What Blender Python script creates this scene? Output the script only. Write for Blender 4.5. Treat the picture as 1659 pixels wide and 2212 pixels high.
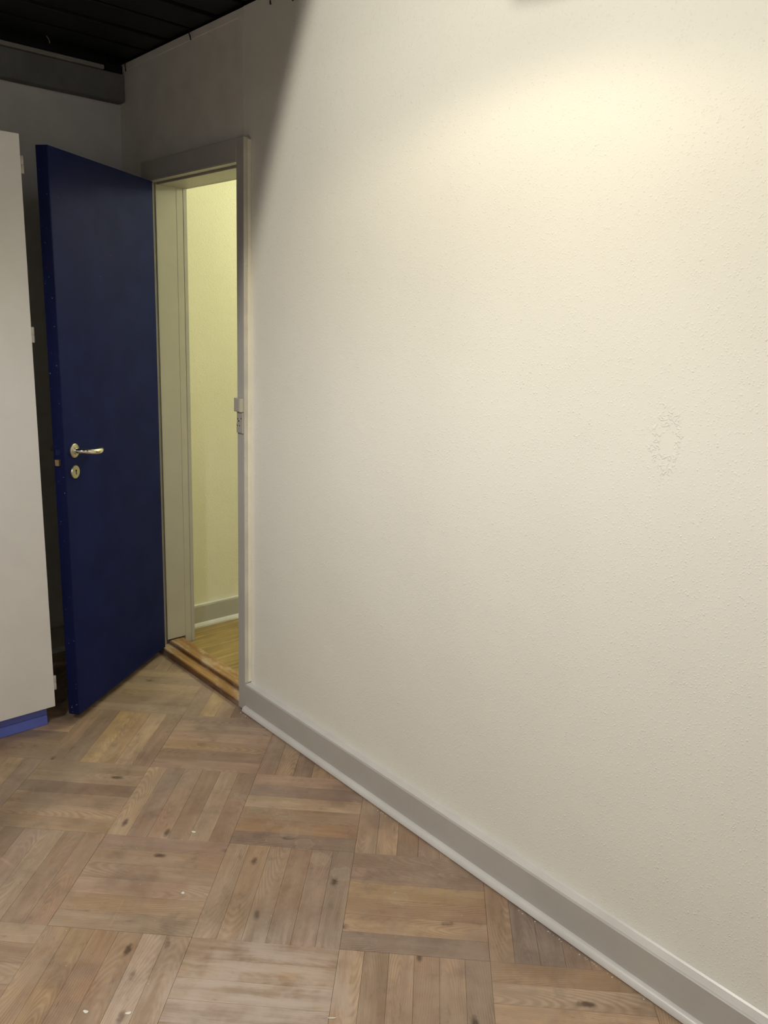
import bpy, bmesh, math, random
from mathutils import Vector, Matrix
random.seed(7)
for o in list(bpy.data.objects): bpy.data.objects.remove(o, do_unlink=True)
scene = bpy.context.scene
C = scene.collection

# ------------------------------------------------------------------ camera
YAW, PITCH, ROLL, FPX = 0.7358, -0.2359, -0.0390, 1722.4
cam_pos = Vector((-1.5539, 0.0, 1.5))
fw = Vector((math.sin(YAW)*math.cos(PITCH), math.cos(YAW)*math.cos(PITCH), math.sin(PITCH)))
rt = Vector((math.cos(YAW), -math.sin(YAW), 0)); up = rt.cross(fw)
r2 = math.cos(ROLL)*rt - math.sin(ROLL)*up
u2 = math.cos(ROLL)*up + math.sin(ROLL)*rt
cd = bpy.data.cameras.new('camera'); cam = bpy.data.objects.new('camera', cd); C.objects.link(cam)
m = Matrix((r2, u2, -fw)).transposed().to_4x4(); m.translation = cam_pos
cam.matrix_world = m
cd.sensor_fit = 'VERTICAL'; cd.sensor_height = 36; cd.lens = FPX/2212*36
cd.clip_start = 0.05; cd.clip_end = 60
scene.camera = cam

# ------------------------------------------------------------------ world, exposure
w = bpy.data.worlds.new('world'); scene.world = w; w.use_nodes = True
w.node_tree.nodes['Background'].inputs[0].default_value = (0.02, 0.022, 0.025, 1)
w.node_tree.nodes['Background'].inputs[1].default_value = 1.0
vs = scene.view_settings
vs.view_transform = 'Standard'; vs.look = 'None'; vs.gamma = 1.0; vs.exposure = 0.0; vs.use_curve_mapping = False

# lamp settings (the lamps themselves are built with their fixtures further down)
FLOOD = dict(loc=(-1.65, 1.20, 2.40), aim=(0.6714, -0.6341, -0.3835), angle=152.2, blend=0.045, watts=94, size=0.055, col=(1.0, 0.95, 0.83))
DOWN  = dict(loc=(-0.60, 1.19, 2.312), aim=(0.0, 0.02, -1.0), angle=150, blend=0.30, watts=8.2, size=0.06, col=(1.0, 0.87, 0.63))
ROOM  = dict(loc=(-2.05, 1.00, 2.24), aim=(0.0, 0.0, -1.0), angle=160, blend=0.35, watts=55, size=0.09, col=(0.96, 0.965, 1.0))
FILL_TUBE  = dict(loc=(-1.75, -0.55, 2.40), watts=11, col=(0.93, 0.95, 1.0))  # added fill light behind the viewer, built as a tube
HALL  = dict(loc=(1.45, 2.65, 2.25), watts=32, col=(0.985, 1.0, 0.72))

# ------------------------------------------------------------------ helpers
def srgb(r, g, b):
    f = lambda c: c/12.92 if c <= .04045 else ((c+.055)/1.055)**2.4
    return (f(r/255), f(g/255), f(b/255), 1)

def new_bm(): return bmesh.new()

def add_box(bm, lo, hi, bev=0.0, seg=1):
    x0, y0, z0 = lo; x1, y1, z1 = hi
    v = [bm.verts.new(p) for p in ((x0,y0,z0),(x1,y0,z0),(x1,y1,z0),(x0,y1,z0),(x0,y0,z1),(x1,y0,z1),(x1,y1,z1),(x0,y1,z1))]
    fs = [bm.faces.new([v[i] for i in f]) for f in ((3,2,1,0),(4,5,6,7),(0,1,5,4),(1,2,6,5),(2,3,7,6),(3,0,4,7))]
    if bev > 0:
        es = list({e for f in fs for e in f.edges})
        bmesh.ops.bevel(bm, geom=es, offset=bev, segments=seg, affect='EDGES', profile=0.5)

def add_prism(bm, pts, a, b, axis='y'):
    """extrude a closed 2-D profile (list of (p,q)) along an axis from a to b; profile in the other two axes in order"""
    def mk(p, q, t):
        return {'x': (t, p, q), 'y': (p, t, q), 'z': (p, q, t)}[axis]
    A = [bm.verts.new(mk(p, q, a)) for p, q in pts]; B = [bm.verts.new(mk(p, q, b)) for p, q in pts]
    n = len(pts)
    bm.faces.new(A); bm.faces.new(B[::-1])
    for i in range(n): bm.faces.new((A[i], B[i], B[(i+1) % n], A[(i+1) % n]))

def add_tube(bm, path, rads, n=12, flat=1.0, flat_axis=Vector((0,0,1))):
    path = [Vector(p) for p in path]
    if not hasattr(rads, '__len__'): rads = [rads]*len(path)
    rings = []; prev = None
    for i, p in enumerate(path):
        t = (path[min(i+1, len(path)-1)] - path[max(i-1, 0)]).normalized()
        ref = flat_axis if abs(t.dot(flat_axis)) < .95 else Vector((1, 0, 0))
        a = (ref - t*ref.dot(t)).normalized(); b = t.cross(a)
        rings.append([bm.verts.new(p + a*math.cos(k*2*math.pi/n)*rads[i]*flat + b*math.sin(k*2*math.pi/n)*rads[i]) for k in range(n)])
    for i in range(len(rings)-1):
        for k in range(n):
            bm.faces.new((rings[i][k], rings[i][(k+1) % n], rings[i+1][(k+1) % n], rings[i+1][k]))
    bm.faces.new(rings[0][::-1]); bm.faces.new(rings[-1])

def add_lathe(bm, prof, centre=(0,0,0), axis=Vector((0,0,1)), n=28):
    """prof: list of (radius, height) along axis"""
    axis = Vector(axis).normalized(); c = Vector(centre)
    ref = Vector((0,0,1)) if abs(axis.z) < .9 else Vector((1,0,0))
    a = (ref - axis*ref.dot(axis)).normalized(); b = axis.cross(a)
    rings = []
    for r, h in prof:
        if r < 1e-6: rings.append([bm.verts.new(c + axis*h)])
        else: rings.append([bm.verts.new(c + axis*h + (a*math.cos(k*2*math.pi/n) + b*math.sin(k*2*math.pi/n))*r) for k in range(n)])
    for i in range(len(rings)-1):
        A, B = rings[i], rings[i+1]
        for k in range(n):
            k2 = (k+1) % n
            if len(A) == 1 and len(B) == 1: continue
            if len(A) == 1: bm.faces.new((A[0], B[k], B[k2]))
            elif len(B) == 1: bm.faces.new((A[k], B[0], A[k2]))
            else: bm.faces.new((A[k], B[k], B[k2], A[k2]))

def obj(name, bm, mat, parent=None, smooth=False, label=None):
    bmesh.ops.recalc_face_normals(bm, faces=bm.faces[:])
    me = bpy.data.meshes.new(name); bm.to_mesh(me); bm.free()
    if mat: me.materials.append(mat)
    if smooth:
        for p in me.polygons: p.use_smooth = True
        try: me.set_sharp_from_angle(angle=math.radians(40))
        except Exception: pass
    o = bpy.data.objects.new(name, me); C.objects.link(o)
    if parent: o.parent = parent
    if label: o['label'] = label
    return o

def box_obj(name, lo, hi, mat, parent=None, bev=0.0, seg=1, label=None):
    bm = new_bm(); add_box(bm, lo, hi, bev, seg)
    return obj(name, bm, mat, parent, label=label)

def tag(o, label, cat, group=None, kind=None):
    o['label'] = label; o['category'] = cat
    if group: o['group'] = group
    if kind: o['kind'] = kind
    return o

def thing(name, label, cat, loc=(0,0,0), rotz=0.0, group=None, kind=None):
    o = bpy.data.objects.new(name, None); C.objects.link(o)
    o.location = loc; o.rotation_euler = (0, 0, rotz); o.empty_display_size = .05
    return tag(o, label, cat, group, kind)

# ------------------------------------------------------------------ materials
class NT:
    def __init__(s, name):
        s.m = bpy.data.materials.new(name); s.m.use_nodes = True
        s.t = s.m.node_tree; s.t.nodes.clear()
        s.out = s.n('ShaderNodeOutputMaterial'); s.b = s.n('ShaderNodeBsdfPrincipled')
        s.l(s.b.outputs[0], s.out.inputs[0])
    def n(s, typ, **kw):
        nd = s.t.nodes.new(typ)
        for k, v in kw.items(): setattr(nd, k, v)
        return nd
    def l(s, a, b): s.t.links.new(a, b)
    def val(s, sock, v):
        if isinstance(v, bpy.types.NodeSocket): s.l(v, sock)
        else: sock.default_value = v
    def math(s, op, a, b=None, c=None, clamp=False):
        nd = s.n('ShaderNodeMath', operation=op); nd.use_clamp = clamp
        s.val(nd.inputs[0], a)
        if b is not None: s.val(nd.inputs[1], b)
        if c is not None: s.val(nd.inputs[2], c)
        return nd.outputs[0]
    def vmath(s, op, a, b=None):
        nd = s.n('ShaderNodeVectorMath', operation=op); s.val(nd.inputs[0], a)
        if b is not None: s.val(nd.inputs[1], b)
        return nd.outputs['Value'] if op in ('LENGTH', 'DISTANCE', 'DOT_PRODUCT') else nd.outputs[0]
    def noise(s, vec, scale, detail=3, rough=.5, dist=0.0, out='Fac'):
        nd = s.n('ShaderNodeTexNoise'); s.val(nd.inputs['Vector'], vec)
        nd.inputs['Scale'].default_value = scale; nd.inputs['Detail'].default_value = detail
        nd.inputs['Roughness'].default_value = rough; nd.inputs['Distortion'].default_value = dist
        return nd.outputs[out]
    def ramp(s, fac, lo, hi, a=0.0, b=1.0):
        nd = s.n('ShaderNodeMapRange'); nd.interpolation_type = 'SMOOTHSTEP'
        s.val(nd.inputs[0], fac); nd.inputs[1].default_value = lo; nd.inputs[2].default_value = hi
        nd.inputs[3].default_value = a; nd.inputs[4].default_value = b
        return nd.outputs[0]
    def mix(s, fac, a, b, mode='MIX'):
        nd = s.n('ShaderNodeMix', data_type='RGBA', blend_type=mode)
        s.val(nd.inputs[0], fac); s.val(nd.inputs[6], a); s.val(nd.inputs[7], b)
        return nd.outputs[2]
    def bump(s, h, strength, dist, normal=None):
        nd = s.n('ShaderNodeBump'); s.val(nd.inputs['Height'], h)
        nd.inputs['Strength'].default_value = strength; nd.inputs['Distance'].default_value = dist
        if normal is not None: s.l(normal, nd.inputs['Normal'])
        return nd.outputs[0]
    def set(s, **kw):
        for k, v in kw.items(): s.val(s.b.inputs[k.replace('_', ' ')], v)

def paint(name, col, rough=.5, mott=.05, bump=.0, spec=.4, chips=None):
    t = NT(name); pos = t.n('ShaderNodeNewGeometry').outputs['Position']
    n = t.noise(pos, 9, 4)
    c = t.mix(t.ramp(n, .3, .7, 0, 1), tuple(x*(1-mott) for x in col[:3])+(1,), tuple(min(1, x*(1+mott)) for x in col[:3])+(1,))
    if chips:
        k = t.ramp(t.noise(pos, 120, 2, .6), chips[1], chips[1]+.03)
        c = t.mix(k, c, chips[0])
    t.set(Base_Color=c, Roughness=rough, Specular_IOR_Level=spec)
    if bump: t.l(t.bump(t.noise(pos, 60, 3), bump, .002), t.b.inputs['Normal'])
    return t.m

def woodchip(name, col, patch=True, strength=1.0):
    """painted woodchip wallpaper: sparse raised flecks"""
    t = NT(name); pos = t.n('ShaderNodeNewGeometry').outputs['Position']
    warp = t.vmath('ADD', pos, t.vmath('SCALE', t.noise(pos, 40, 2, out='Color'), None))
    sc = warp.node.inputs[1].links[0].from_node; sc.inputs['Scale'].default_value = .012
    def flecks(scale, lo, hi, seed):
        v = t.n('ShaderNodeTexVoronoi', feature='F1'); v.inputs['Scale'].default_value = scale
        t.l(t.vmath('ADD', warp, (seed, seed*.7, seed*.3)), v.inputs['Vector'])
        sepc = t.n('ShaderNodeSeparateColor'); t.l(v.outputs['Color'], sepc.inputs[0])
        on = t.ramp(sepc.outputs[0], .28, .75)
        return t.math('MULTIPLY', t.ramp(v.outputs['Distance'], lo, hi, 1, 0), on)
    h = t.math('ADD', flecks(122, .10, .40, 1.3), t.math('MULTIPLY', flecks(190, .1, .5, 4.1), .6))
    soft = t.noise(pos, 60, 4, .6)
    h = t.math('ADD', h, t.math('MULTIPLY', soft, .5))
    if patch:
        # a torn and repainted oval scar on the wall
        sub = t.vmath('SUBTRACT', pos, (0, .842, 1.272)); mu = t.vmath('MULTIPLY', sub, (0, 1/.030, 1/.062))
        d = t.math('ADD', t.vmath('LENGTH', mu), t.math('MULTIPLY', t.math('SUBTRACT', t.noise(pos, 38, 3), .5), 1.5))
        ring = t.math('MULTIPLY', t.ramp(d, .45, .75), t.ramp(d, .95, 1.2, 1, 0))
        wr = t.n('ShaderNodeTexWave'); wr.inputs['Scale'].default_value = 20; wr.inputs['Distortion'].default_value = 14
        wr.inputs['Detail'].default_value = 2; wr.inputs['Detail Scale'].default_value = 3; t.l(pos, wr.inputs['Vector'])
        inside = t.ramp(d, .9, 1.15, 1, 0)
        h = t.math('ADD', t.math('MULTIPLY', h, t.math('SUBTRACT', 1, t.math('MULTIPLY', inside, .8))), t.math('MULTIPLY', ring, t.math('MULTIPLY', t.ramp(wr.outputs['Fac'], .50, .95), 1.7)))
    n1 = t.bump(t.noise(pos, 2.3, 2), .25, .03)
    n2 = t.bump(h, .50*strength, .0018, n1)
    mot = t.ramp(t.noise(pos, 1.7, 3), .3, .7)
    c = t.mix(mot, tuple(x*.97 for x in col[:3])+(1,), col)
    t.set(Base_Color=c, Roughness=.62, Specular_IOR_Level=.25)
    t.l(n2, t.b.inputs['Normal'])
    return t.m

def parquet():
    t = NT('worn_oak_parquet')
    tc = t.n('ShaderNodeTexCoord').outputs['Object']; oi = t.n('ShaderNodeObjectInfo')
    pos = t.n('ShaderNodeNewGeometry').outputs['Position']
    cr = t.n('ShaderNodeCombineXYZ'); 
    t.l(t.math('MULTIPLY', oi.outputs['Random'], 57.0), cr.inputs[0]); t.l(t.math('MULTIPLY', oi.outputs['Random'], 23.0), cr.inputs[1]); t.l(t.math('MULTIPLY', oi.outputs['Random'], 91.0), cr.inputs[2])
    v = t.vmath('ADD', tc, cr.outputs[0])
    # slow sideways wander of the grain
    wob = t.noise(t.vmath('MULTIPLY', v, (5, 9, 5)), 1.0, 2, .5, out='Color')
    v2 = t.vmath('ADD', v, t.vmath('MULTIPLY', t.vmath('SUBTRACT', wob, (.5,.5,.5)), (.06, .022, 0)))
    streak = t.noise(t.vmath('MULTIPLY', v2, (4.0, 46, 20)), 1.0, 6, .58)
    pores = t.noise(t.vmath('MULTIPLY', v2, (22, 420, 60)), 1.0, 3, .6)
    wave = t.n('ShaderNodeTexWave', wave_type='RINGS', rings_direction='Z'); wave.inputs['Scale'].default_value = 1.0
    wave.inputs['Distortion'].default_value = 1.6; wave.inputs['Detail'].default_value = 3; wave.inputs['Detail Scale'].default_value = 1.6
    wn = t.n('ShaderNodeTexWhiteNoise', noise_dimensions='1D'); t.l(t.math('MULTIPLY', oi.outputs['Random'], 977.0), wn.inputs['W'])
    tw = t.vmath('ADD', tc, t.vmath('MULTIPLY', t.vmath('SUBTRACT', wob, (.5,.5,.5)), (.10, .020, 0)))
    ctr = t.vmath('MULTIPLY', t.vmath('SUBTRACT', wn.outputs['Color'], (.5, .5, .5)), (.55, .11, 0))
    t.l(t.vmath('MULTIPLY', t.vmath('SUBTRACT', tw, ctr), (9.5, 62, 0)), wave.inputs['Vector'])
    broad = t.noise(t.vmath('MULTIPLY', v2, (5.5, 26, 9)), 1.0, 3, .55, .6)
    g = t.math('ADD', t.math('MULTIPLY', streak, .62), t.math('MULTIPLY', broad, .42))
    g = t.math('ADD', g, t.math('MULTIPLY', pores, .22))
    base = oi.outputs['Color']
    dark = t.mix(1.0, base, (.74, .70, .66, 1), 'MULTIPLY'); light = t.mix(1.0, base, (1.16, 1.15, 1.13, 1), 'MULTIPLY')
    c = t.mix(t.ramp(g, .42, .95), dark, light)
    # cathedral figure: pale growth lines, stronger on some strips
    fig = t.math('MULTIPLY', t.ramp(wave.outputs['Fac'], .35, .95), t.ramp(t.noise(t.vmath('MULTIPLY', v, (4, 16, 1)), 1.0, 2), .42, .64, 0, .34))
    c = t.mix(fig, c, t.mix(1.0, base, (1.42, 1.40, 1.36, 1), 'MULTIPLY'))
    lines = t.math('MULTIPLY', t.ramp(wave.outputs['Fac'], .0, .28, 1, 0), t.ramp(t.noise(t.vmath('MULTIPLY', v, (5, 18, 2)), 1.0, 2), .44, .62, 0, .30))
    c = t.mix(lines, c, t.mix(1.0, base, (.55, .50, .46, 1), 'MULTIPLY'))
    # grey and reddish ageing that runs over several strips
    age = t.noise(pos, 2.6, 4, .6); age2 = t.noise(t.vmath('ADD', pos, (7, 3, 1)), 4.3, 4, .6)
    c = t.mix(t.ramp(age, .46, .68, 0, .52), c, srgb(132, 116, 100))
    c = t.mix(t.ramp(age2, .50, .72, 0, .40), c, srgb(148, 112, 90))
    blot = t.noise(t.vmath('ADD', pos, (1, 9, 4)), 11, 5, .65)
    c = t.mix(t.ramp(blot, .53, .74, 0, .42), c, srgb(92, 80, 72))
    sm = t.noise(t.vmath('MULTIPLY', v2, (16, 60, 8)), 1.0, 4, .65)
    c = t.mix(t.ramp(sm, .60, .76, 0, .50), c, srgb(74, 58, 50))
    # dry grey dust and scuffing trodden into the surface
    dust = t.noise(t.vmath('ADD', pos, (3, 5, 8)), 3.4, 5, .68); dust2 = t.noise(t.vmath('ADD', pos, (2, 1, 6)), 16, 5, .7)
    c = t.mix(t.ramp(t.math('ADD', t.math('MULTIPLY', dust, .65), t.math('MULTIPLY', dust2, .35)), .42, .62, 0, .42), c, srgb(172, 154, 136))
    c = t.mix(t.ramp(t.noise(t.vmath('ADD', pos, (11, 2, 5)), 5.5, 5, .65), .52, .70, 0, .40), c, srgb(118, 100, 88))
    # knots
    vk = t.n('ShaderNodeTexVoronoi', feature='F1'); vk.inputs['Scale'].default_value = 1.0
    t.l(t.vmath('MULTIPLY', v2, (6.5, 13, 1)), vk.inputs['Vector'])
    kc = t.n('ShaderNodeSeparateColor'); t.l(vk.outputs['Color'], kc.inputs[0])
    kd = t.math('ADD', vk.outputs['Distance'], t.math('MULTIPLY', t.math('SUBTRACT', t.noise(pos, 90, 3), .5), .12))
    kn = t.math('MULTIPLY', t.ramp(kd, .045, .18, 1, 0), t.ramp(kc.outputs[0], .54, .60))
    c = t.mix(t.math('MULTIPLY', kn, .78), c, srgb(66, 48, 38))
    # dried water marks
    stains = [(-0.332,1.563,0.029),(-0.325,1.476,0.028),(-0.328,1.643,0.027),(-0.332,1.718,0.030),(-0.351,1.792,0.013),(-0.338,1.880,0.032),(-0.350,2.035,0.010),(-0.353,1.962,0.021),(-0.266,1.306,0.025)]
    pw = t.vmath('ADD', pos, t.vmath('MULTIPLY', t.vmath('SUBTRACT', t.noise(pos, 38, 4, .62, out='Color'), (.5,.5,.5)), (.042, .042, 0)))
    for sx, sy, sr in stains:
        d = t.vmath('DISTANCE', t.vmath('MULTIPLY', pw, (1, 1, 0)), (sx, sy, 0))
        f = t.math('ADD', t.ramp(d, sr*.90, sr, .22, 0), t.math('MULTIPLY', t.ramp(d, sr*.80, sr*.97, 0, .26), t.ramp(d, sr*.97, sr*1.04, 1, 0)))
        c = t.mix(f, c, srgb(176, 160, 140))
    # pale glare painted into the floor colour, broken up along the grain
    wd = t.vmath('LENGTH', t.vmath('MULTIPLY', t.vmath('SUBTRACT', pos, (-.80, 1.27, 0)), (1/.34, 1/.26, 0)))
    glare = t.math('MULTIPLY', t.ramp(wd, .35, 1.25, 1, 0), t.ramp(t.math('ADD', t.math('MULTIPLY', streak, .6), t.math('MULTIPLY', t.noise(pos, 9, 4, .6), .6)), .46, .74))
    c = t.mix(t.math('MULTIPLY', glare, .85), c, srgb(196, 180, 168))
    # scratches
    wv = t.n('ShaderNodeTexVoronoi', feature='DISTANCE_TO_EDGE'); wv.inputs['Scale'].default_value = 3.1; t.l(pos, wv.inputs['Vector'])
    sc = t.math('MULTIPLY', t.ramp(wv.outputs['Distance'], .0, .004, 1, 0), t.ramp(t.noise(pos, 5, 2), .55, .68))
    c = t.mix(t.math('MULTIPLY', sc, .45), c, srgb(190, 170, 145))
    ro = t.math('SUBTRACT', t.ramp(t.noise(pos, 6, 4), .3, .7, .50, .66), t.math('MULTIPLY', glare, .10))
    t.set(Base_Color=c, Roughness=ro, Specular_IOR_Level=.42)
    t.l(t.bump(t.math('ADD', t.math('MULTIPLY', streak, .6), t.math('MULTIPLY', pores, .5)), .35, .0012), t.b.inputs['Normal'])
    return t.m

def wood(name, c0, c1, along=(3, 60, 60), rough=.5, worn=None, worn_amt=.5):
    t = NT(name); pos = t.n('ShaderNodeNewGeometry').outputs['Position']
    g = t.noise(t.vmath('MULTIPLY', pos, along), 1.0, 5, .6, .3)
    c = t.mix(t.ramp(g, .3, .75), c0, c1)
    c = t.mix(t.ramp(t.noise(pos, 6, 4), .45, .75, 0, .45), c, tuple(x*.6 for x in c0[:3])+(1,))
    if worn is not None:
        k = t.ramp(t.noise(t.vmath('MULTIPLY', pos, (14, 5, 14)), 1.0, 5, .65), .45, .60, 0, worn_amt)
        c = t.mix(k, c, worn)
    t.set(Base_Color=c, Roughness=rough); t.l(t.bump(g, .25, .0015), t.b.inputs['Normal'])
    return t.m

def metal(name, col, rough):
    t = NT(name); t.set(Base_Color=col, Roughness=rough, Metallic=1.0); return t.m

def glow(name, col, strength):
    t = NT(name); t.set(Base_Color=(.9,.9,.9,1), Emission_Color=col, Emission_Strength=strength); return t.m

M_WALL   = woodchip('cream_woodchip_paint', (.80, .785, .71, 1))
M_WALLP  = paint('cream_smooth_paint', (.76, .735, .67, 1), .6, .05, .15, .25)
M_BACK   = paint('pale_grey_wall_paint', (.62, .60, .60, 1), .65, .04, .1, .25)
M_HALLW  = woodchip('hall_woodchip_paint', (.80, .78, .62, 1), patch=False)
M_TRIM   = paint('grey_beige_trim_paint', (.455, .440, .405, 1), .42, .03, .0, .45)
M_EDGE   = paint('lit_worn_trim_edge_paint', (.60, .565, .47, 1), .45, .10, .1, .4, chips=((.50, .37, .26, 1), .70))  # paler than the trim to paint in lamp light; the chips are wear
M_CAULK  = paint('cream_caulk', (.82, .78, .64, 1), .5, .06, .2, .35)
M_TRIM_LIT   = paint('lit_trim_paint', (.64, .625, .60, 1), .32, .05, .0, .5)  # trim paint made paler, light from above put into the colour
M_JAMB   = paint('jamb_paint', (.50, .48, .42, 1), .42, .03, .0, .45)
M_BLACK  = paint('black_ceiling_paint', (.0042, .0043, .0050, 1), .6, .3, .1, .3)
M_DECK   = paint('black_deck_paint', (.0030, .0030, .0034, 1), .9, .2, .0, .1)
M_BEAM   = paint('dark_grey_beam_paint', (.150, .150, .147, 1), .6, .12, .1, .3)
M_LEDGE  = paint('grey_ledge_paint', (.27, .262, .235, 1), .6, .12, .1, .3)
M_BLUE   = paint('navy_door_paint', (.0110, .0165, .080, 1), .58, .10, .04, .06, chips=((.30, .32, .40, 1), .795))
M_BLUE_SHADED  = paint('navy_shaded_edge_paint', (.003, .008, .062, 1), .50, .12, .04, .2, chips=((.35, .38, .48, 1), .72))  # door blue darkened, shade on the lock edge put into the paint
M_KICK   = paint('blue_kick_paint', (.135, .175, .58, 1), .40, .06, .0, .45)
M_CAB    = paint('white_cabinet_laminate', (.80, .79, .755, 1), .38, .02, .0, .45)
M_PLASTIC= paint('ivory_plastic', (.50, .47, .37, 1), .35, .04, .0, .5)
M_PLASTG = paint('grey_plastic', (.40, .375, .33, 1), .40, .05, .0, .5)
M_HOLE   = paint('dark_recess', (.008, .007, .006, 1), .8, .0, .0, .1)
M_CHROME = metal('polished_nickel', (.74, .71, .62, 1), .16)
M_SATIN  = metal('satin_nickel', (.60, .57, .48, 1), .38)
M_BRASS  = metal('dull_brass', (.46, .33, .20, 1), .42)
M_HINGE  = paint('ivory_hinge_paint', (.52, .50, .44, 1), .35, .04, .0, .5)
M_WIRE   = paint('dark_wire', (.020, .018, .020, 1), .5, .1, .0, .4)
M_WIREY  = paint('brass_wire', (.30, .27, .13, 1), .4, .1, .0, .5)
M_SUB    = paint('dark_subfloor', (.035, .027, .020, 1), .9, .2, .0, .1)
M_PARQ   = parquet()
M_SILL   = wood('orange_oak_sill', srgb(150, 110, 62), srgb(184, 146, 96), (60, 4, 60), .45, srgb(196, 172, 146), .8)
M_SILLB  = wood('shaded_oak_sill_front', srgb(96, 66, 40), srgb(136, 98, 60), (60, 4, 60), .5, (.40, .34, .27, 1), .4)  # sill oak darkened, shade of the front face put into the colour
M_HALLF  = wood('yellow_oak_hall_board', srgb(142, 119, 72), srgb(178, 152, 98), (4, 60, 60), .4)
M_CHIP   = paint('white_paint_flake', (.80, .77, .70, 1), .6, .03, .0, .3)
M_CRUMB  = paint('pale_plaster_crumb', (.70, .64, .55, 1), .8, .10, .0, .2)
M_LAMP   = paint('black_lamp_metal', (.012, .012, .013, 1), .45, .1, .0, .4)
M_WHITE  = paint('white_fixture_metal', (.75, .75, .73, 1), .4, .02, .0, .4)

# ------------------------------------------------------------------ room shell
XL, YN, YB, HC = -3.3, -1.9, 3.446, 2.470
WT = .12                      # right wall thickness
Y0, Y1 = 2.497, 3.150         # door opening between the linings
ZO = 1.997                    # underside of the head casing

# right wall: near stretch, panel over the door, narrow pier by the corner
wr = thing('wall_right', 'cream woodchip-papered wall running along the right side of the room', 'wall', kind='structure')
box_obj('wall_face', (0, YN-.1, 0), (WT, 2.490, HC), M_WALL, wr)
bm = new_bm(); add_box(bm, (.0025, 2.515, ZO+.035), (WT, YB, HC-.026)); obj('door_head_panel', bm, M_WALLP, wr, label='smooth painted wall panel above the doorway')
box_obj('seam_batten', (0, 2.490, ZO+.035), (WT, 2.515, HC), M_WALLP, wr, .0015)
box_obj('top_batten', (.0, 2.515, HC-.026), (WT, YB, HC), M_WALLP, wr, .0015)
box_obj('corner_pier', (.0025, Y1+.04, 0), (WT, YB, ZO+.035), M_WALLP, wr)

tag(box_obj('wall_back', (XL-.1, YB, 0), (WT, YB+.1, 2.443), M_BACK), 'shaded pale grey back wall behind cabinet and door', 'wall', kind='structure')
tag(box_obj('wall_left', (XL-.1, YN-.1, 0), (XL, YB, 2.62), M_WALLP), 'plain cream wall on the far left side of the room', 'wall', kind='structure')
tag(box_obj('wall_front', (XL, YN-.1, 0), (0, YN, 2.62), M_WALLP), 'plain cream wall behind the viewer', 'wall', kind='structure')

# ceiling: black deck with black boards running across the room
ce = thing('ceiling', 'black boarded ceiling with narrow gaps between the boards', 'ceiling', kind='structure')
box_obj('deck', (XL-.1, YN-.1, 2.60), (WT, YB+.1, 2.66), M_DECK, ce)
pitch, bw = .176, .146
k = 0; y = 3.350
while y > YN:
    L = (-XL-.02)
    z0 = HC+.006+random.uniform(0, .005)
    box_obj('ceiling_board', (XL+.01, max(y-bw, YN+.005), z0), (-.004+.02, y, z0+.028), M_BLACK, ce, .003)
    y -= pitch
box_obj('fascia', (XL-.1, YB-.012, 2.446), (WT, YB+.1, 2.599), M_BLACK, ce)
box_obj('fascia', (.018, YN, HC+.0005), (WT, YB-.013, 2.599), M_BLACK, ce)
for xj in (-2.6, -1.6, -.6):
    box_obj('joist', (xj, YN+.01, 2.512), (xj+.05, YB-.014, 2.600), M_BLACK, ce)

# beam along the back wall with its pale ledge
be = thing('ceiling_beam', 'dark grey beam running along the top of the back wall', 'beam', (0, YB, 2.324))
def bx(name, lo, hi, mat, bev=0): 
    off = Vector((0, YB, 2.324)); return box_obj(name, Vector(lo)-off, Vector(hi)-off, mat, be, bev)
bx('beam_body', (XL+.01, 3.386, 2.324), (-.004, YB-.002, 2.4285), M_BEAM, .004)
bx('beam_ledge', (XL+.01, 3.378, 2.4290), (-.088, YB-.013, 2.4450), M_LEDGE, .002)
bm = new_bm(); add_box(bm, (-.075, 3.392-YB, .1055), (-.006, -.004, .138), .003); obj('beam_end_block', bm, M_BLACK, be)

# baseboard on the right wall
HB, TB, QR = .111, .0294, .0165
br = thing('baseboard_right', 'grey-beige baseboard with rounded bead along the right wall', 'baseboard', (0, 0, 0), kind='structure')
bm = new_bm(); yb0 = YN+.005; yb1 = 2.4448
add_prism(bm, [(0, 0), (-TB, 0), (-TB, HB-.0035), (-TB+.0035, HB), (0, HB+.001)], yb0, yb1, 'y')
obj('board', bm, M_TRIM, br)
bm = new_bm()
add_prism(bm, [(0, HB+.0012), (-TB+.003, HB+.0003), (-TB+.003, HB+.0012), (-.004, HB+.0024), (-.0005, HB+.0055), (0, HB+.006)], yb0, yb1, 'y')
obj('board_top', bm, M_TRIM_LIT, br, label='top edge of the baseboard with light from above painted in')
prof = [(-TB, .0050), (-TB-QR+.002, .0050)] + [(-TB-QR*math.cos(a)**.8, .0055+.0185*math.sin(a)) for a in [i*math.pi/2/8 for i in range(9)]]
bm = new_bm(); add_prism(bm, prof, yb0, 2.4420, 'y'); obj('bead_moulding', bm, M_TRIM_LIT, br, True, label='rounded bead at the foot of the baseboard, light painted in')
# baseboard on the back wall
bb = thing('baseboard_back', 'shaded baseboard at the foot of the back wall behind the door', 'baseboard', kind='structure')
box_obj('board', (XL+.005, YB-.022, 0), (-.003, YB, HB), M_TRIM, bb, .002)
bm = new_bm(); add_prism(bm, [(YB-.022, .002), (YB-.037, .002), (YB-.036, .010), (YB-.031, .018), (YB-.022, .022)], XL+.005, -.003, 'x'); obj('bead_moulding', bm, M_TRIM_LIT, bb)

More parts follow.
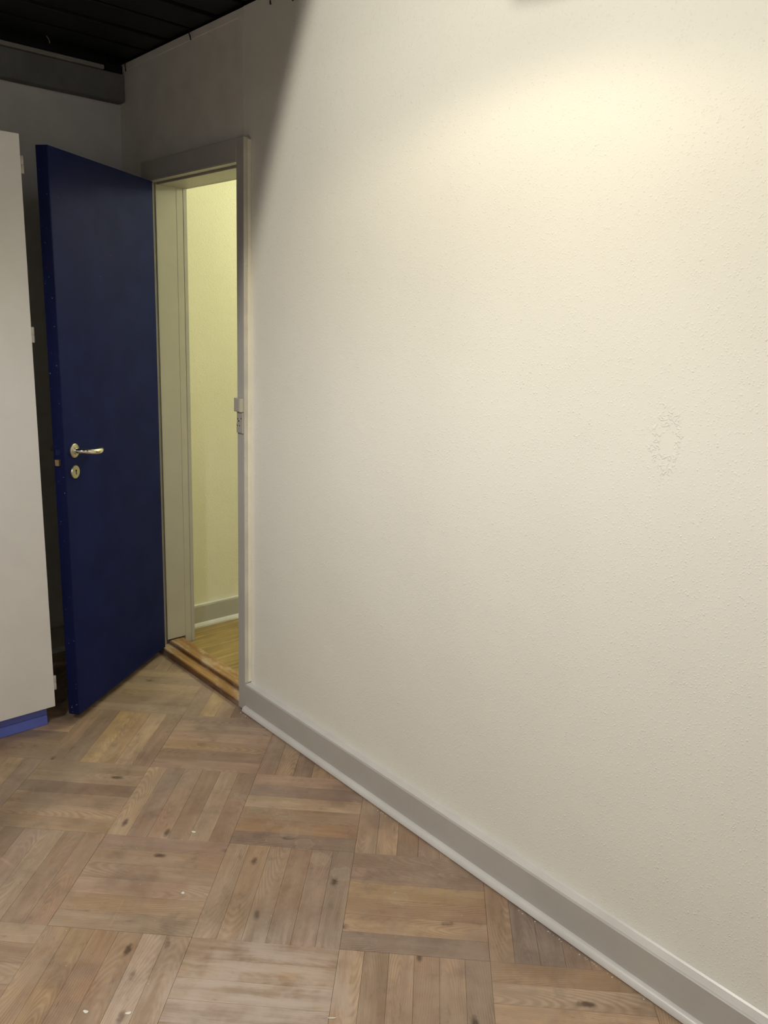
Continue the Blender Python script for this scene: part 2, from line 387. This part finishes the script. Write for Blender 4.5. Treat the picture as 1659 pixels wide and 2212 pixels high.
# ------------------------------------------------------------------ parquet floor
fl = thing('floor', 'worn oak basketweave parquet floor laid at forty-five degrees', 'floor', kind='structure')
box_obj('subfloor', (XL-.1, YN-.1, -.06), (0, YB+.1, -.0125), M_SUB, fl)
B = .3672; SW = B/6
ang = math.radians(-45.3); U = Vector((math.cos(ang), math.sin(ang))); V = Vector((-U.y, U.x))
O = Vector((-.2400, 1.0050))
X_A, X_B, Y_A, Y_B = XL+.002, -TB-.0005, YN+.002, YB-.001
def clip(poly, ax, lim, keep_less):
    out = []
    for i in range(len(poly)):
        a, b = poly[i], poly[(i+1) % len(poly)]
        ia = (a[ax] <= lim) == keep_less or a[ax] == lim; ib = (b[ax] <= lim) == keep_less or b[ax] == lim
        if ia: out.append(a)
        if ia != ib:
            s = (lim-a[ax])/(b[ax]-a[ax]); out.append(a+(b-a)*s)
    return out
def plank_bm(bm, pts, zt):
    n = len(pts); c = sum(pts, Vector((0, 0)))/n
    top = []
    for p in pts:
        d = c-p; q = p+d.normalized()*.0006
        top.append(bm.verts.new((q.x, q.y, zt)))
    mid = [bm.verts.new((p.x, p.y, zt-.0007)) for p in pts]; low = [bm.verts.new((p.x, p.y, -.012)) for p in pts]
    bm.faces.new(top)
    for i in range(n):
        j = (i+1) % n
        bm.faces.new((mid[i], mid[j], top[j], top[i])); bm.faces.new((low[i], low[j], mid[j], mid[i]))
GAP = .00022
hl, hw = B/2-GAP, SW/2-GAP
bm = new_bm(); plank_bm(bm, [Vector((-hl,-hw)), Vector((hl,-hw)), Vector((hl,hw)), Vector((-hl,hw))], 0)
bmesh.ops.recalc_face_normals(bm, faces=bm.faces[:])
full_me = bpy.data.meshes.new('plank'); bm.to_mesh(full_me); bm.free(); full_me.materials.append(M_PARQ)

def visible_score(P):
    d = Vector((P.x, P.y, 0))-cam_pos; z = d.dot(fw)
    if z <= .1: return 1e9
    px = 829.5+FPX*d.dot(r2)/z; py = 1106-FPX*d.dot(u2)/z
    out = max(0, -px, px-1659, -py, py-2212)
    return d.length + (0 if out < 120 else 50+out*.01)
TONES = [srgb(178,153,124), srgb(172,145,116), srgb(166,139,115), srgb(176,148,122), srgb(163,140,120), srgb(170,142,110), srgb(158,133,112), srgb(174,151,128)]
planks = []
for iu in range(-16, 17):
    for iv in range(-16, 17):
        along_v = (iu+iv) % 2 == 0
        for s in range(6):
            if along_v: cu, cv = iu*B+(s+.5)*SW, iv*B+B/2
            else: cu, cv = iu*B+B/2, iv*B+(s+.5)*SW
            P = O+U*cu+V*cv
            if P.x < X_A-.4 or P.x > X_B+.4 or P.y < Y_A-.4 or P.y > Y_B+.4: continue
            a = ang+(math.pi/2 if along_v else 0)
            if random.random() < .5: a += math.pi
            ca, sa = math.cos(a), math.sin(a)
            pts = [Vector((P.x+ca*x-sa*y_, P.y+sa*x+ca*y_)) for x, y_ in ((-hl,-hw),(hl,-hw),(hl,hw),(-hl,hw))]
            poly = pts
            for ax, lim, kl in ((0, X_A, False), (0, X_B, True), (1, Y_A, False), (1, Y_B, True)):
                if poly: poly = clip(poly, ax, lim, kl)
            if len(poly) < 3: continue
            area = abs(sum(poly[i].x*poly[(i+1) % len(poly)].y-poly[(i+1) % len(poly)].x*poly[i].y for i in range(len(poly))))/2
            if area < 2e-5: continue
            cc = sum(poly, Vector((0, 0)))/len(poly)
            planks.append((visible_score(cc), iu, iv, s, P, a, poly, area, cc))
planks.sort(key=lambda q: q[0])
SPECIAL = {(-4,2,2):(186,152,104),(-4,2,3):(160,128,92),(-4,1,4):(158,136,112),(-5,1,4):(176,146,112),(-3,3,1):(186,154,106),(-1,0,0):(116,103,94),(-1,0,1):(168,138,106),(-1,0,2):(148,118,90),(-2,0,5):(128,110,94),(-2,0,3):(134,104,82),(-2,0,2):(146,120,96),(-2,0,1):(152,124,94),(-2,0,0):(150,128,104),(-1,-1,1):(140,116,92),(-1,-1,2):(172,142,114),(-1,-1,3):(150,116,90),(-1,-1,4):(160,130,104),(-1,-1,5):(132,114,96),(0,0,0):(140,116,92),(0,0,1):(116,102,94),(0,0,2):(112,100,92),(0,-1,5):(150,118,84),(-2,1,0):(120,100,88),(-2,1,1):(146,112,78),(-2,1,2):(142,116,86),(-3,1,5):(140,112,92),(-3,1,3):(150,122,96),(-4,1,5):(150,128,104),(-4,1,1):(172,142,112),(-4,0,3):(166,146,120),(-4,0,5):(148,116,92),(-2,-1,3):(176,154,132),(-2,-1,2):(160,140,130),(-3,-1,4):(182,160,140),(-3,-1,3):(150,122,94),(-3,-1,2):(148,118,90),(-3,-1,5):(158,132,104)}   # strips whose colour stands out in the photograph
def tone(iu, iv, s):
    if (iu, iv, s) in SPECIAL:
        c = SPECIAL[(iu, iv, s)]; m_ = (174, 150, 126); return srgb(*[min(255, .60*c[i]*k_+.40*m_[i]) for i, k_ in enumerate((1.13, 1.16, 1.22))])
    rr = random.Random(iu*1009+iv*9176+s*131+5)
    c = rr.choice(TONES); f = rr.uniform(.90, 1.12)
    if rr.random() < .09: f *= .80
    if rr.random() < .07: f *= 1.14
    return (c[0]*f*1.06, c[1]*f*1.09, c[2]*f*1.17*rr.uniform(.94, 1.05), 1)
rest = new_bm()
for i, (sc_, iu, iv, s, P, a, poly, area, cc) in enumerate(planks):
    if i < 296:
        if abs(area-4*hl*hw) < 1e-6: me = full_me
        else:
            R = Matrix.Rotation(-a, 2)
            bm = new_bm(); plank_bm(bm, [R @ (q-P) for q in poly], 0)
            bmesh.ops.recalc_face_normals(bm, faces=bm.faces[:])
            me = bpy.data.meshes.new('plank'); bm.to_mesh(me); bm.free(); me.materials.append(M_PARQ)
        o = bpy.data.objects.new('plank', me); C.objects.link(o); o.parent = fl
        o.location = (P.x, P.y, -.0002*random.random()); o.rotation_euler = (0, 0, a); o.color = tone(iu, iv, s)
    else: plank_bm(rest, poly, 0)
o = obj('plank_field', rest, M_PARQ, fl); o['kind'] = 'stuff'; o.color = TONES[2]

# ------------------------------------------------------------------ hallway beyond the door
HX, HY0, HY1, HZ = 2.9, 2.05, 3.300, .017
tag(box_obj('wall_hall', (WT, HY1, 0), (HX+.1, HY1+.1, 2.62), M_HALLW), 'yellow-lit woodchip wall of the hallway seen through the doorway', 'wall', kind='structure')
tag(box_obj('wall_hall_end', (HX, HY0-.1, 0), (HX+.1, HY1, 2.62), M_HALLW), 'end wall of the hallway beyond the doorway', 'wall', kind='structure')
tag(box_obj('wall_hall_side', (WT, HY0-.1, 0), (HX, HY0, 2.62), M_HALLW), 'near side wall of the hallway beyond the doorway', 'wall', kind='structure')
tag(box_obj('ceiling_hall', (WT, HY0, 2.52), (HX, HY1, 2.62), M_WALLP), 'plain pale ceiling of the hallway', 'ceiling', kind='structure')
hf = thing('floor_hall', 'yellow oak plank floor of the hallway beyond the sill', 'floor', kind='structure')
box_obj('subfloor', (.0, HY0-.1, -.06), (HX, HY1+.05, .003), M_SUB, hf)
yy = HY1-.002; k = 0
while yy > HY0:
    y2 = max(yy-.128, HY0)
    x0 = .096 if (yy-.128 < Y1 and yy > Y0) else WT+.001
    cut = WT+.35+.61*((k*37) % 3)
    box_obj('plank', (x0, y2+.0008, .0035), (cut, yy, HZ), M_HALLF, hf, .0008)
    box_obj('plank', (cut+.001, y2+.0008, .0035), (HX, yy, HZ), M_HALLF, hf, .0008)
    yy = y2; k += 1
bh = thing('baseboard_hall', 'grey baseboard with pale edges at the foot of hallway wall', 'baseboard', kind='structure')
box_obj('board', (WT+.001, HY1-.022, HZ), (HX, HY1, HZ+.105), M_TRIM, bh, .001)
box_obj('board_top', (WT+.001, HY1-.020, HZ+.1052), (HX, HY1, HZ+.112), M_TRIM_LIT, bh, .001)
bm = new_bm(); add_prism(bm, [(HY1-.022, HZ+.001), (HY1-.038, HZ+.001), (HY1-.037, HZ+.010), (HY1-.032, HZ+.018), (HY1-.022, HZ+.022)], WT+.001, HX, 'x'); obj('bead_moulding', bm, M_TRIM_LIT, bh)

# ------------------------------------------------------------------ door frame and sill
tr = thing('trim_1', 'grey-beige painted wooden door frame around the open doorway', 'door frame', (0, Y0, 0), kind='structure')
def fr(name, lo, hi, mat, bev=.0012, label=None):
    off = Vector((0, Y0, 0)); return box_obj(name, Vector(lo)-off, Vector(hi)-off, mat, tr, bev, 1, label)
YC0, YC1 = 2.4453, 2.4912
fr('casing', (-TB+.0006, YC0+.0012, 0), (0, YC1, 2.0716), M_TRIM)                    # near upright
fr('casing_edge', (-TB+.0012, YC0, HB+.007), (-.0135, YC0+.0011, 2.0700), M_EDGE, 0, 'scuffed narrow edge of the door casing with lamp light painted in')
fr('caulk_strip', (-.0133, YC0-.0025, HB+.007), (0, YC0+.0011, 2.0660), M_CAULK, .001, 'bright cream caulk line between door casing and wall')
fr('casing', (-TB, Y1+.010, 0), (.0025, 3.208, ZO), M_TRIM)                           # far upright
fr('head_casing', (-TB, YC1+.0003, ZO), (.002, 3.208, 2.0716), M_TRIM)
fr('head_bead', (-TB-.0015, YC1+.0005, ZO+.0035), (-TB+.0002, 3.20, ZO+.0075), M_TRIM, .0006)
fr('lining', (.003, Y1, .050), (.0925, Y1+.04, ZO+.03), M_JAMB)
fr('hall_stop', (.0928, Y1, HZ), (.1225, Y1+.04, ZO+.03), M_JAMB)
fr('hinge_rebate', (-TB+.001, Y1+.0062, .030), (.0028, Y1+.0098, ZO), M_TRIM, 0)
fr('lining', (.003, Y0-.0065, .030), (.1225, Y0, ZO+.03), M_JAMB)
fr('head_lining', (.008, Y0, 1.9895), (.1225, Y1, ZO+.035), M_JAMB)
fr('hall_casing', (.1226, Y1-.001, HZ), (.140, 3.215, 2.0716), M_TRIM)
fr('hall_casing', (.1226, 2.43, HZ), (.140, Y0-.001, 2.0716), M_TRIM)
fr('hall_head_casing', (.1226, Y0-.0008, 1.9895), (.140, Y1-.0012, 2.0716), M_TRIM)

sl = thing('trim_2', 'stepped oak door sill with worn orange varnish under the doorway', 'door sill', (0, Y0, 0), kind='structure')
off = Y0
bm = new_bm(); add_prism(bm, [(-TB-.001, -.01), (-TB-.001, .0255), (-TB+.002, .0290), (.0145, .0290), (.0145, -.01)], YC1+.0004-off, Y1+.0095-off, 'y'); o = obj('lower_step', bm, M_SILL, sl)
bm = new_bm(); add_box(bm, (-TB-.0022, YC1+.0006-off, -.005), (-TB-.0011, Y1+.0093-off, .0240)); obj('step_front', bm, M_SILLB, sl, label='worn front face of the sill with shade painted into its brown')
bm = new_bm(); add_box(bm, (.0146, YC1+.0006-off, -.01), (.0180, Y1+.0093-off, .0405)); obj('groove', bm, M_SILLB, sl)
bm = new_bm(); add_prism(bm, [(.0181, -.01), (.0181, .0425), (.0205, .0450), (.080, .0445), (.0955, .0190), (.0955, -.01)], Y0+.0003-off, Y1-.0003-off, 'y'); obj('upper_step', bm, M_SILL, sl)

# ------------------------------------------------------------------ the blue door
DX, DY = -.022, 3.120; FXD, FYD = -.565, 2.731
DL = math.hypot(FXD-DX, FYD-DY); DA = math.atan2(FYD-DY, FXD-DX); DT = .0430; DZ0, DZ1 = .034, 1.995
dr = thing('door_1', 'navy blue flush door standing half open with nickel lever handle', 'door', (DX, DY, 0), DA, kind='structure')
bm = new_bm(); add_box(bm, (.004, -DT, DZ0), (DL-.0008, 0, DZ1), .0015); obj('door_leaf', bm, M_BLUE, dr)
bm = new_bm(); add_box(bm, (DL-.0007, -DT+.0012, DZ0+.001), (DL, -.0012, DZ1-.001)); obj('edge_strip', bm, M_BLUE_SHADED, dr, label='navy lock edge of the door with painted-in shade and chipped paint')
hx = DL-.052
def rose(side):
    y = 0 if side > 0 else -DT
    bm = new_bm(); add_lathe(bm, [(.0, 0), (.0245, 0), (.0252, .002), (.0250, .0060), (.0225, .0085), (.013, .0092), (.0115, .0115), (.0, .0118)], (hx, y, 1.018), Vector((0, side, 0)))
    return obj('handle_rose', bm, M_SATIN, dr, True)
def lever(side):
    y = 0 if side > 0 else -DT
    P = [(0,.008,0),(0,.022,0),(-.004,.036,-.0005),(-.013,.047,-.002),(-.028,.0560,-.004),(-.046,.0605,-.0055),(-.064,.0600,-.006),(-.082,.0550,-.006),(-.098,.0470,-.006),(-.111,.0370,-.0055),(-.118,.0300,-.005)]
    Rr = [.0090,.0088,.0086,.0088,.0096,.0108,.0114,.0108,.0094,.0074,.0034]
    bm = new_bm(); add_tube(bm, [(hx+px, y+side*py, 1.018+pz) for px, py, pz in P], Rr, 16, 1.0)
    return obj('handle_lever', bm, M_CHROME, dr, True)
for s_ in (1, -1): rose(s_); lever(s_)
kp = None
for s_ in (1, -1):
    y = 0 if s_ > 0 else -DT
    bm = new_bm(); add_lathe(bm, [(.0, 0), (.0238, 0), (.0242, .0025), (.0225, .0055), (.0, .0060)], (hx-.0005, y, .9425), Vector((0, s_, 0)))
    kp = obj('keyhole_plate', bm, M_SATIN, dr, True)
    bm = new_bm(); yk = y+s_*.0060
    add_lathe(bm, [(.0, 0), (.0034, 0), (.0034, .0006), (.0, .0006)], (hx-.0015, yk, .9475), Vector((0, s_, 0)), 14)
    add_box(bm, (hx-.0031, min(yk, yk+s_*.0006), .9340), (hx+.0001, max(yk, yk+s_*.0006), .9475))
    obj('keyhole', bm, M_HOLE, kp)
bm = new_bm(); add_box(bm, (DL-.002, -.0330, .905), (DL+.0009, -.0100, 1.075), .0003); fp = obj('lock_faceplate', bm, M_BLUE_SHADED, dr)
bm = new_bm(); add_box(bm, (DL+.0008, -.0290, .972), (DL+.0150, -.0150, .9945), .001); obj('dead_bolt', bm, M_BRASS, dr, label='brass dead bolt sticking out of the door edge')
bm = new_bm(); add_prism(bm, [(DL+.0008, -.0290), (DL+.0080, -.0290), (DL+.0018, -.0150), (DL+.0008, -.0150)], 1.008, 1.028, 'z'); obj('latch', bm, M_BLUE_SHADED, dr)
for z in (.28, 1.05, 1.78):
    bm = new_bm(); add_lathe(bm, [(0, 0), (.004, .001), (.0065, .003), (.0065, .044), (.0055, .045), (.0065, .046), (.0065, .088), (.004, .09), (0, .091)], (-.004, -DT-.0085, z), Vector((0, 0, 1)), 14)
    add_box(bm, (-.006, -DT-.0095, z+.047), (-.002, -DT-.002, z+.087))
    obj('hinge', bm, M_SATIN, dr, True)

# ------------------------------------------------------------------ cabinet on the left
CX1, CYF = -.6400, 2.7550
cb = thing('cabinet', 'tall white cabinet with pale doors and blue plinth beside blue door', 'cabinet', (-1.14, 3.07, 0))
def cp(name, lo, hi, mat, bev=.001, parent=None, label=None):
    off = Vector((-1.14, 3.07, 0)); return box_obj(name, Vector(lo)-off, Vector(hi)-off, mat, parent or cb, bev, 2, label)
ZB, ZT = .0845, 2.0174
cp('side_panel', (-.664, CYF+.0195, ZB-.002), (-.646, 3.390, ZT-.003), M_CAB)
cp('side_panel', (-1.640, CYF+.0195, ZB-.002), (-1.622, 3.390, ZT-.003), M_CAB)
cp('top_panel', (-1.6215, CYF+.0195, ZT-.021), (-.6645, 3.390, ZT-.003), M_CAB)
cp('bottom_panel', (-1.6215, CYF+.0195, ZB-.002), (-.6645, 3.390, ZB+.016), M_CAB)
cp('back_panel', (-1.6215, 3.382, ZB+.0165), (-.6645, 3.390, ZT-.0215), M_CAB)
d1 = cp('cabinet_door', (-1.1395, CYF, ZB), (CX1, CYF+.019, ZT), M_CAB, .0015)
d2 = cp('cabinet_door', (-1.6400, CYF, ZB), (-1.1425, CYF+.019, ZT), M_CAB, .0015)
for d, xk in ((d1, -1.105), (d2, -1.177)):
    bm = new_bm(); p0 = Vector((xk+1.14, CYF-3.07, 1.05))
    add_tube(bm, [p0+Vector(q) for q in ((0,0,-.06),(0,-.02,-.06),(0,-.027,-.05),(0,-.028,0),(0,-.027,.05),(0,-.02,.06),(0,0,.06))], .005, 10, 1, Vector((1,0,0)))
    obj('handle', bm, M_SATIN, d, True)
for d, xh in ((d1, CX1+.0045), (d2, -1.6445)):
    for z0, z1 in ((1.903, 1.955), (1.385, 1.435), (.149, .203)):
        bm = new_bm(); c0 = Vector((xh+1.14, CYF+.004-3.07, 0)); zm = (z0+z1)/2; rr = .0052
        for a_, b_ in ((z0, zm-.0006), (zm+.0006, z1)):
            add_lathe(bm, [(0, a_), (rr*.8, a_), (rr, a_+.0015), (rr, b_-.0015), (rr*.8, b_), (0, b_)], c0, Vector((0,0,1)), 14)
        add_lathe(bm, [(0, zm-.0006), (rr*.7, zm-.0006), (rr*.7, zm+.0006), (0, zm+.0006)], c0, Vector((0,0,1)), 10)
        obj('hinge', bm, M_HINGE, d, True)
kk = cp('plinth', (-1.622, CYF+.0420, .0010), (-.6580, CYF+.060, ZB-.0025), M_KICK, .001, None, 'blue painted plinth under the cabinet')
cp('plinth_bead', (-1.622, CYF+.0385, .0012), (-.6585, CYF+.0418, .0400), M_KICK, .0012, kk)

# ------------------------------------------------------------------ switch and socket on the door casing
XC = -TB+.0005
sw = thing('light_switch', 'small ivory rocker switch fixed to the door casing above the socket', 'light switch', (XC, 2.468, 1.1865))
bm = new_bm(); add_box(bm, (-.0135, -.0205, -.0245), (0, .0190, .0245), .0025, 2); obj('switch_box', bm, M_PLASTIC, sw)
bm = new_bm(); add_box(bm, (-.0160, -.0195, -.0235), (-.0137, .0205, .0250), .0010); obj('cover_plate', bm, M_PLASTIC, sw)
bm = new_bm(); add_prism(bm, [(-.0162, -.0205), (-.0190, -.0205), (-.0172, .0220), (-.0162, .0220)], -.0140, .0150, 'y'); obj('rocker', bm, M_PLASTG, sw)

so = thing('wall_socket', 'flat grey power socket with pin holes on the door casing', 'power socket', (XC, 2.4655, 1.1235))
bm = new_bm(); add_box(bm, (-.0070, -.0185, -.0375), (0, .0190, .0370), .0015, 2); obj('socket_body', bm, M_PLASTG, so)
bm = new_bm(); add_box(bm, (-.0092, -.0130, -.0360), (-.0072, .0170, -.0030), .0008); rk = obj('socket_rocker', bm, M_PLASTG, so)
bm = new_bm()
for yy_ in (-.0045, .0095): add_lathe(bm, [(0, 0), (.0022, 0), (.0022, .0005), (0, .0005)], (-.0092, yy_, -.010), Vector((-1, 0, 0)), 12)
obj('marker_dots', bm, M_HOLE, rk)
for yy_, zz_ in ((.0110, .0130), (-.0110, .0160)):
    bm = new_bm(); add_lathe(bm, [(0, 0), (.0025, 0), (.0025, .0004), (0, .0004)], (-.0070, yy_, zz_), Vector((-1, 0, 0)), 12); obj('pin_hole', bm, M_HOLE, so)
bm = new_bm(); add_prism(bm, [(.0045*math.cos(a), .0045*math.sin(a)) for a in [math.pi*i/8 for i in range(9)]], -.0075, -.0070, 'x')
for v_ in bm.verts: v_.co.y += .0050; v_.co.z += .0040
obj('earth_hole', bm, M_HOLE, so)

# ------------------------------------------------------------------ wire hooks along the ceiling edge
def hook(loc, path, mat, label, r=.0023):
    bm = new_bm(); add_tube(bm, path, [r]*(len(path)-1)+[r*1.25], 8)
    o = obj('wire_hook', bm, mat, None, True); o.location = loc
    return tag(o, label, 'hook', 'wire hooks along the ceiling edge')
J = [(-.001,0,.016),(-.004,-.002,.004),(-.007,-.006,-.006),(-.008,-.012,-.012),(-.009,-.016,-.014),(-.0095,-.019,-.020),(-.009,-.021,-.029)]
hook((-.003, 2.838, 2.466), J, M_WIRE, 'dark bent wire hook hanging from ceiling edge above the doorway')
hook((-.003, 2.325, 2.464), [(a*1.0, b*.5, c*1.1) for a, b, c in J], M_WIRE, 'dark wire hook at the ceiling edge just right of the doorway')
hook((-.003, 2.204, 2.446), [(a, b*.4, c*1.1+.014 if i == 0 else c*1.1) for i, (a, b, c) in enumerate(J)], M_WIRE, 'rightmost dark wire hook at the top of the wall')
hook((-.003, 3.365, 2.462), [(a, b*.7, c) for a, b, c in J], M_WIRE, 'dark wire hook in the corner above the end of the beam')
hook((-.330, 3.318, 2.476), [(0,0,.014),(-.004,0,.004),(.003,0,-.004),(.008,0,-.012),(.008,0,-.020)], M_WIREY, 'thin brass-coloured wire hook on the black ceiling above the beam', .0013)

# ------------------------------------------------------------------ flakes and crumbs on the floor
FLAKES = [(-.552,1.894,.010,.018,.6,'large white paint flake on the parquet between door and viewer'),
          (-.971,1.414,.008,.016,1.1,'white curled flake lying on dark knot near the bottom edge'),
          (-1.041,1.476,.008,.015,.5,'bright white flake on the parquet, leftmost of the large ones'),
          (-.636,1.121,.003,.020,.9,'thin white sliver lying on the parquet near the bottom edge'),
          (-.700,1.680,.009,.011,.2,'pale round flake on the parquet in the middle of the floor')]
rf = random.Random(3)
for fx, fy, wx, wy, a, lab in FLAKES:
    bm = new_bm(); n = 7
    pts = [(wx*.5*math.cos(k*2*math.pi/n)*rf.uniform(.6, 1.1), wy*.5*math.sin(k*2*math.pi/n)*rf.uniform(.6, 1.1)) for k in range(n)]
    T = [bm.verts.new((x, y, .0016+.10*abs(y))) for x, y in pts]; Bt = [bm.verts.new((x, y, .0002+.09*abs(y))) for x, y in pts]
    bm.faces.new(T); bm.faces.new(Bt[::-1])
    for k in range(n): bm.faces.new((T[k], T[(k+1) % n], Bt[(k+1) % n], Bt[k]))
    o = obj('paint_flake', bm, M_CHIP); o.location = (fx, fy, .0001); o.rotation_euler = (0, 0, a)
    tag(o, lab, 'paint flake', 'paint flakes on the floor')
bm = new_bm()
def crumb(x, y, r):
    n = 5; T = [bm.verts.new((x+r*math.cos(k*1.257)*rf.uniform(.5, 1.2), y+r*math.sin(k*1.257)*rf.uniform(.5, 1.2), .0001)) for k in range(n)]
    t_ = bm.verts.new((x, y, r*rf.uniform(.4, .8))); bm.faces.new(T[::-1])
    for k in range(n): bm.faces.new((T[k], T[(k+1) % n], t_))
xe = -TB-QR-.002
for i in range(60):
    y = rf.choice((rf.gauss(1.62, .03), rf.gauss(1.00, .06), rf.gauss(.86, .06), rf.gauss(2.42, .02)))
    crumb(xe-abs(rf.gauss(0, .0025)), y, rf.uniform(.0010, .0026))
for i in range(34): crumb(rf.gauss(-.30, .035), rf.gauss(1.80, .03), rf.uniform(.0006, .0016))
for i in range(70): crumb(rf.uniform(-1.1, -.08), rf.uniform(1.0, 2.3), rf.uniform(.0006, .0016))
o = obj('plaster_crumbs', bm, M_CRUMB); tag(o, 'tiny pale plaster crumbs scattered over the parquet and along baseboard', 'crumbs', kind='stuff')

# ------------------------------------------------------------------ lamps of the room (all above the picture) and an added fill tube
def spot_fixture(D, name, label, r, length):
    L = Vector(D['loc']); a = Vector(D['aim']).normalized()
    t = thing(name, label, 'lamp', (L.x, L.y, L.z), group=None)
    half = math.radians(D['angle']/2); rim = r; back = min(rim/math.tan(half)*.98, .05)
    # the bulb sits at L; the rim of the shade stands just outside the cone
    bm = new_bm()
    add_lathe(bm, [(.018, -length), (r*.55, -length*.9), (r*.95, -.01), (rim*1.06, back), (rim*1.03, back), (r*.92, -.008), (r*.5, -length*.85), (.015, -length*.95)], (0,0,0), a, 32)
    obj('shade', bm, M_LAMP, t, True)
    bm = new_bm(); e = -a*length; zc = HC+.006-L.z
    add_tube(bm, [e, e+Vector((0,0,.02)) if False else e*.98+Vector((0,0,.01)), (e.x, e.y, max(zc*.6, .03)), (e.x, e.y, zc)], .007, 10); obj('stem', bm, M_LAMP, t, True)
    bm = new_bm(); add_lathe(bm, [(0, zc-.018), (.035, zc-.016), (.038, zc), (0, zc)], (e.x, e.y, 0), Vector((0,0,1)), 24); obj('canopy', bm, M_LAMP, t, True)
    ld = bpy.data.lights.new(name+'_light', 'SPOT'); ld.energy = D['watts']; ld.color = D['col']; ld.shadow_soft_size = D['size']
    ld.spot_size = math.radians(D['angle']); ld.spot_blend = D['blend']
    lo = bpy.data.objects.new('bulb_light', ld); C.objects.link(lo); lo.parent = t
    lo.rotation_euler = a.to_track_quat('-Z', 'Y').to_euler(); lo.location = a*(back+.012)
    return t
spot_fixture(FLOOD, 'flood_lamp', 'black flood lamp on the ceiling aimed at the right wall', .07, .10)
spot_fixture(ROOM, 'pendant_lamp', 'black pendant lamp with wide shade over the middle of room', .16, .09)
spot_fixture(DOWN, 'down_lamp', 'black ceiling lamp hanging close to the right wall', .09, .08)

tb = thing('fill_tube_lamp', 'added fill light built as a fluorescent tube behind the viewer', 'lamp', FILL_TUBE['loc'])
bm = new_bm(); add_box(bm, (-.65, -.05, .030), (.65, .05, .075), .004); obj('housing', bm, M_WHITE, tb)
for x in (-.63, .63):
    bm = new_bm(); add_box(bm, (x-.012, -.02, -.022), (x+.012, .02, .030), .003); obj('tube_holder', bm, M_WHITE, tb)
bm = new_bm(); add_tube(bm, [(-.617, 0, -.004), (.617, 0, -.004)], .013, 16)
area = 2*math.pi*.013*1.23
obj('tube', bm, glow('tube_glow', FILL_TUBE['col']+(1,), FILL_TUBE['watts']/(area*math.pi)), tb, True)

hl_ = thing('hall_lamp', 'round glowing ceiling lamp in the hallway out of sight', 'lamp', HALL['loc'])
bm = new_bm(); add_lathe(bm, [(0, .2695), (.09, .2695), (.09, .250), (.02, .245), (.02, .108), (0, .108)], (0,0,0)); obj('fitting', bm, M_WHITE, hl_, True)
bm = new_bm(); add_lathe(bm, [(.11*math.sin(math.pi*i/14), -.11*math.cos(math.pi*i/14)) for i in range(15)], (0,0,0))
obj('globe', bm, glow('hall_globe_glow', HALL['col']+(1,), HALL['watts']/(4*math.pi*.11**2*math.pi)), hl_, True)
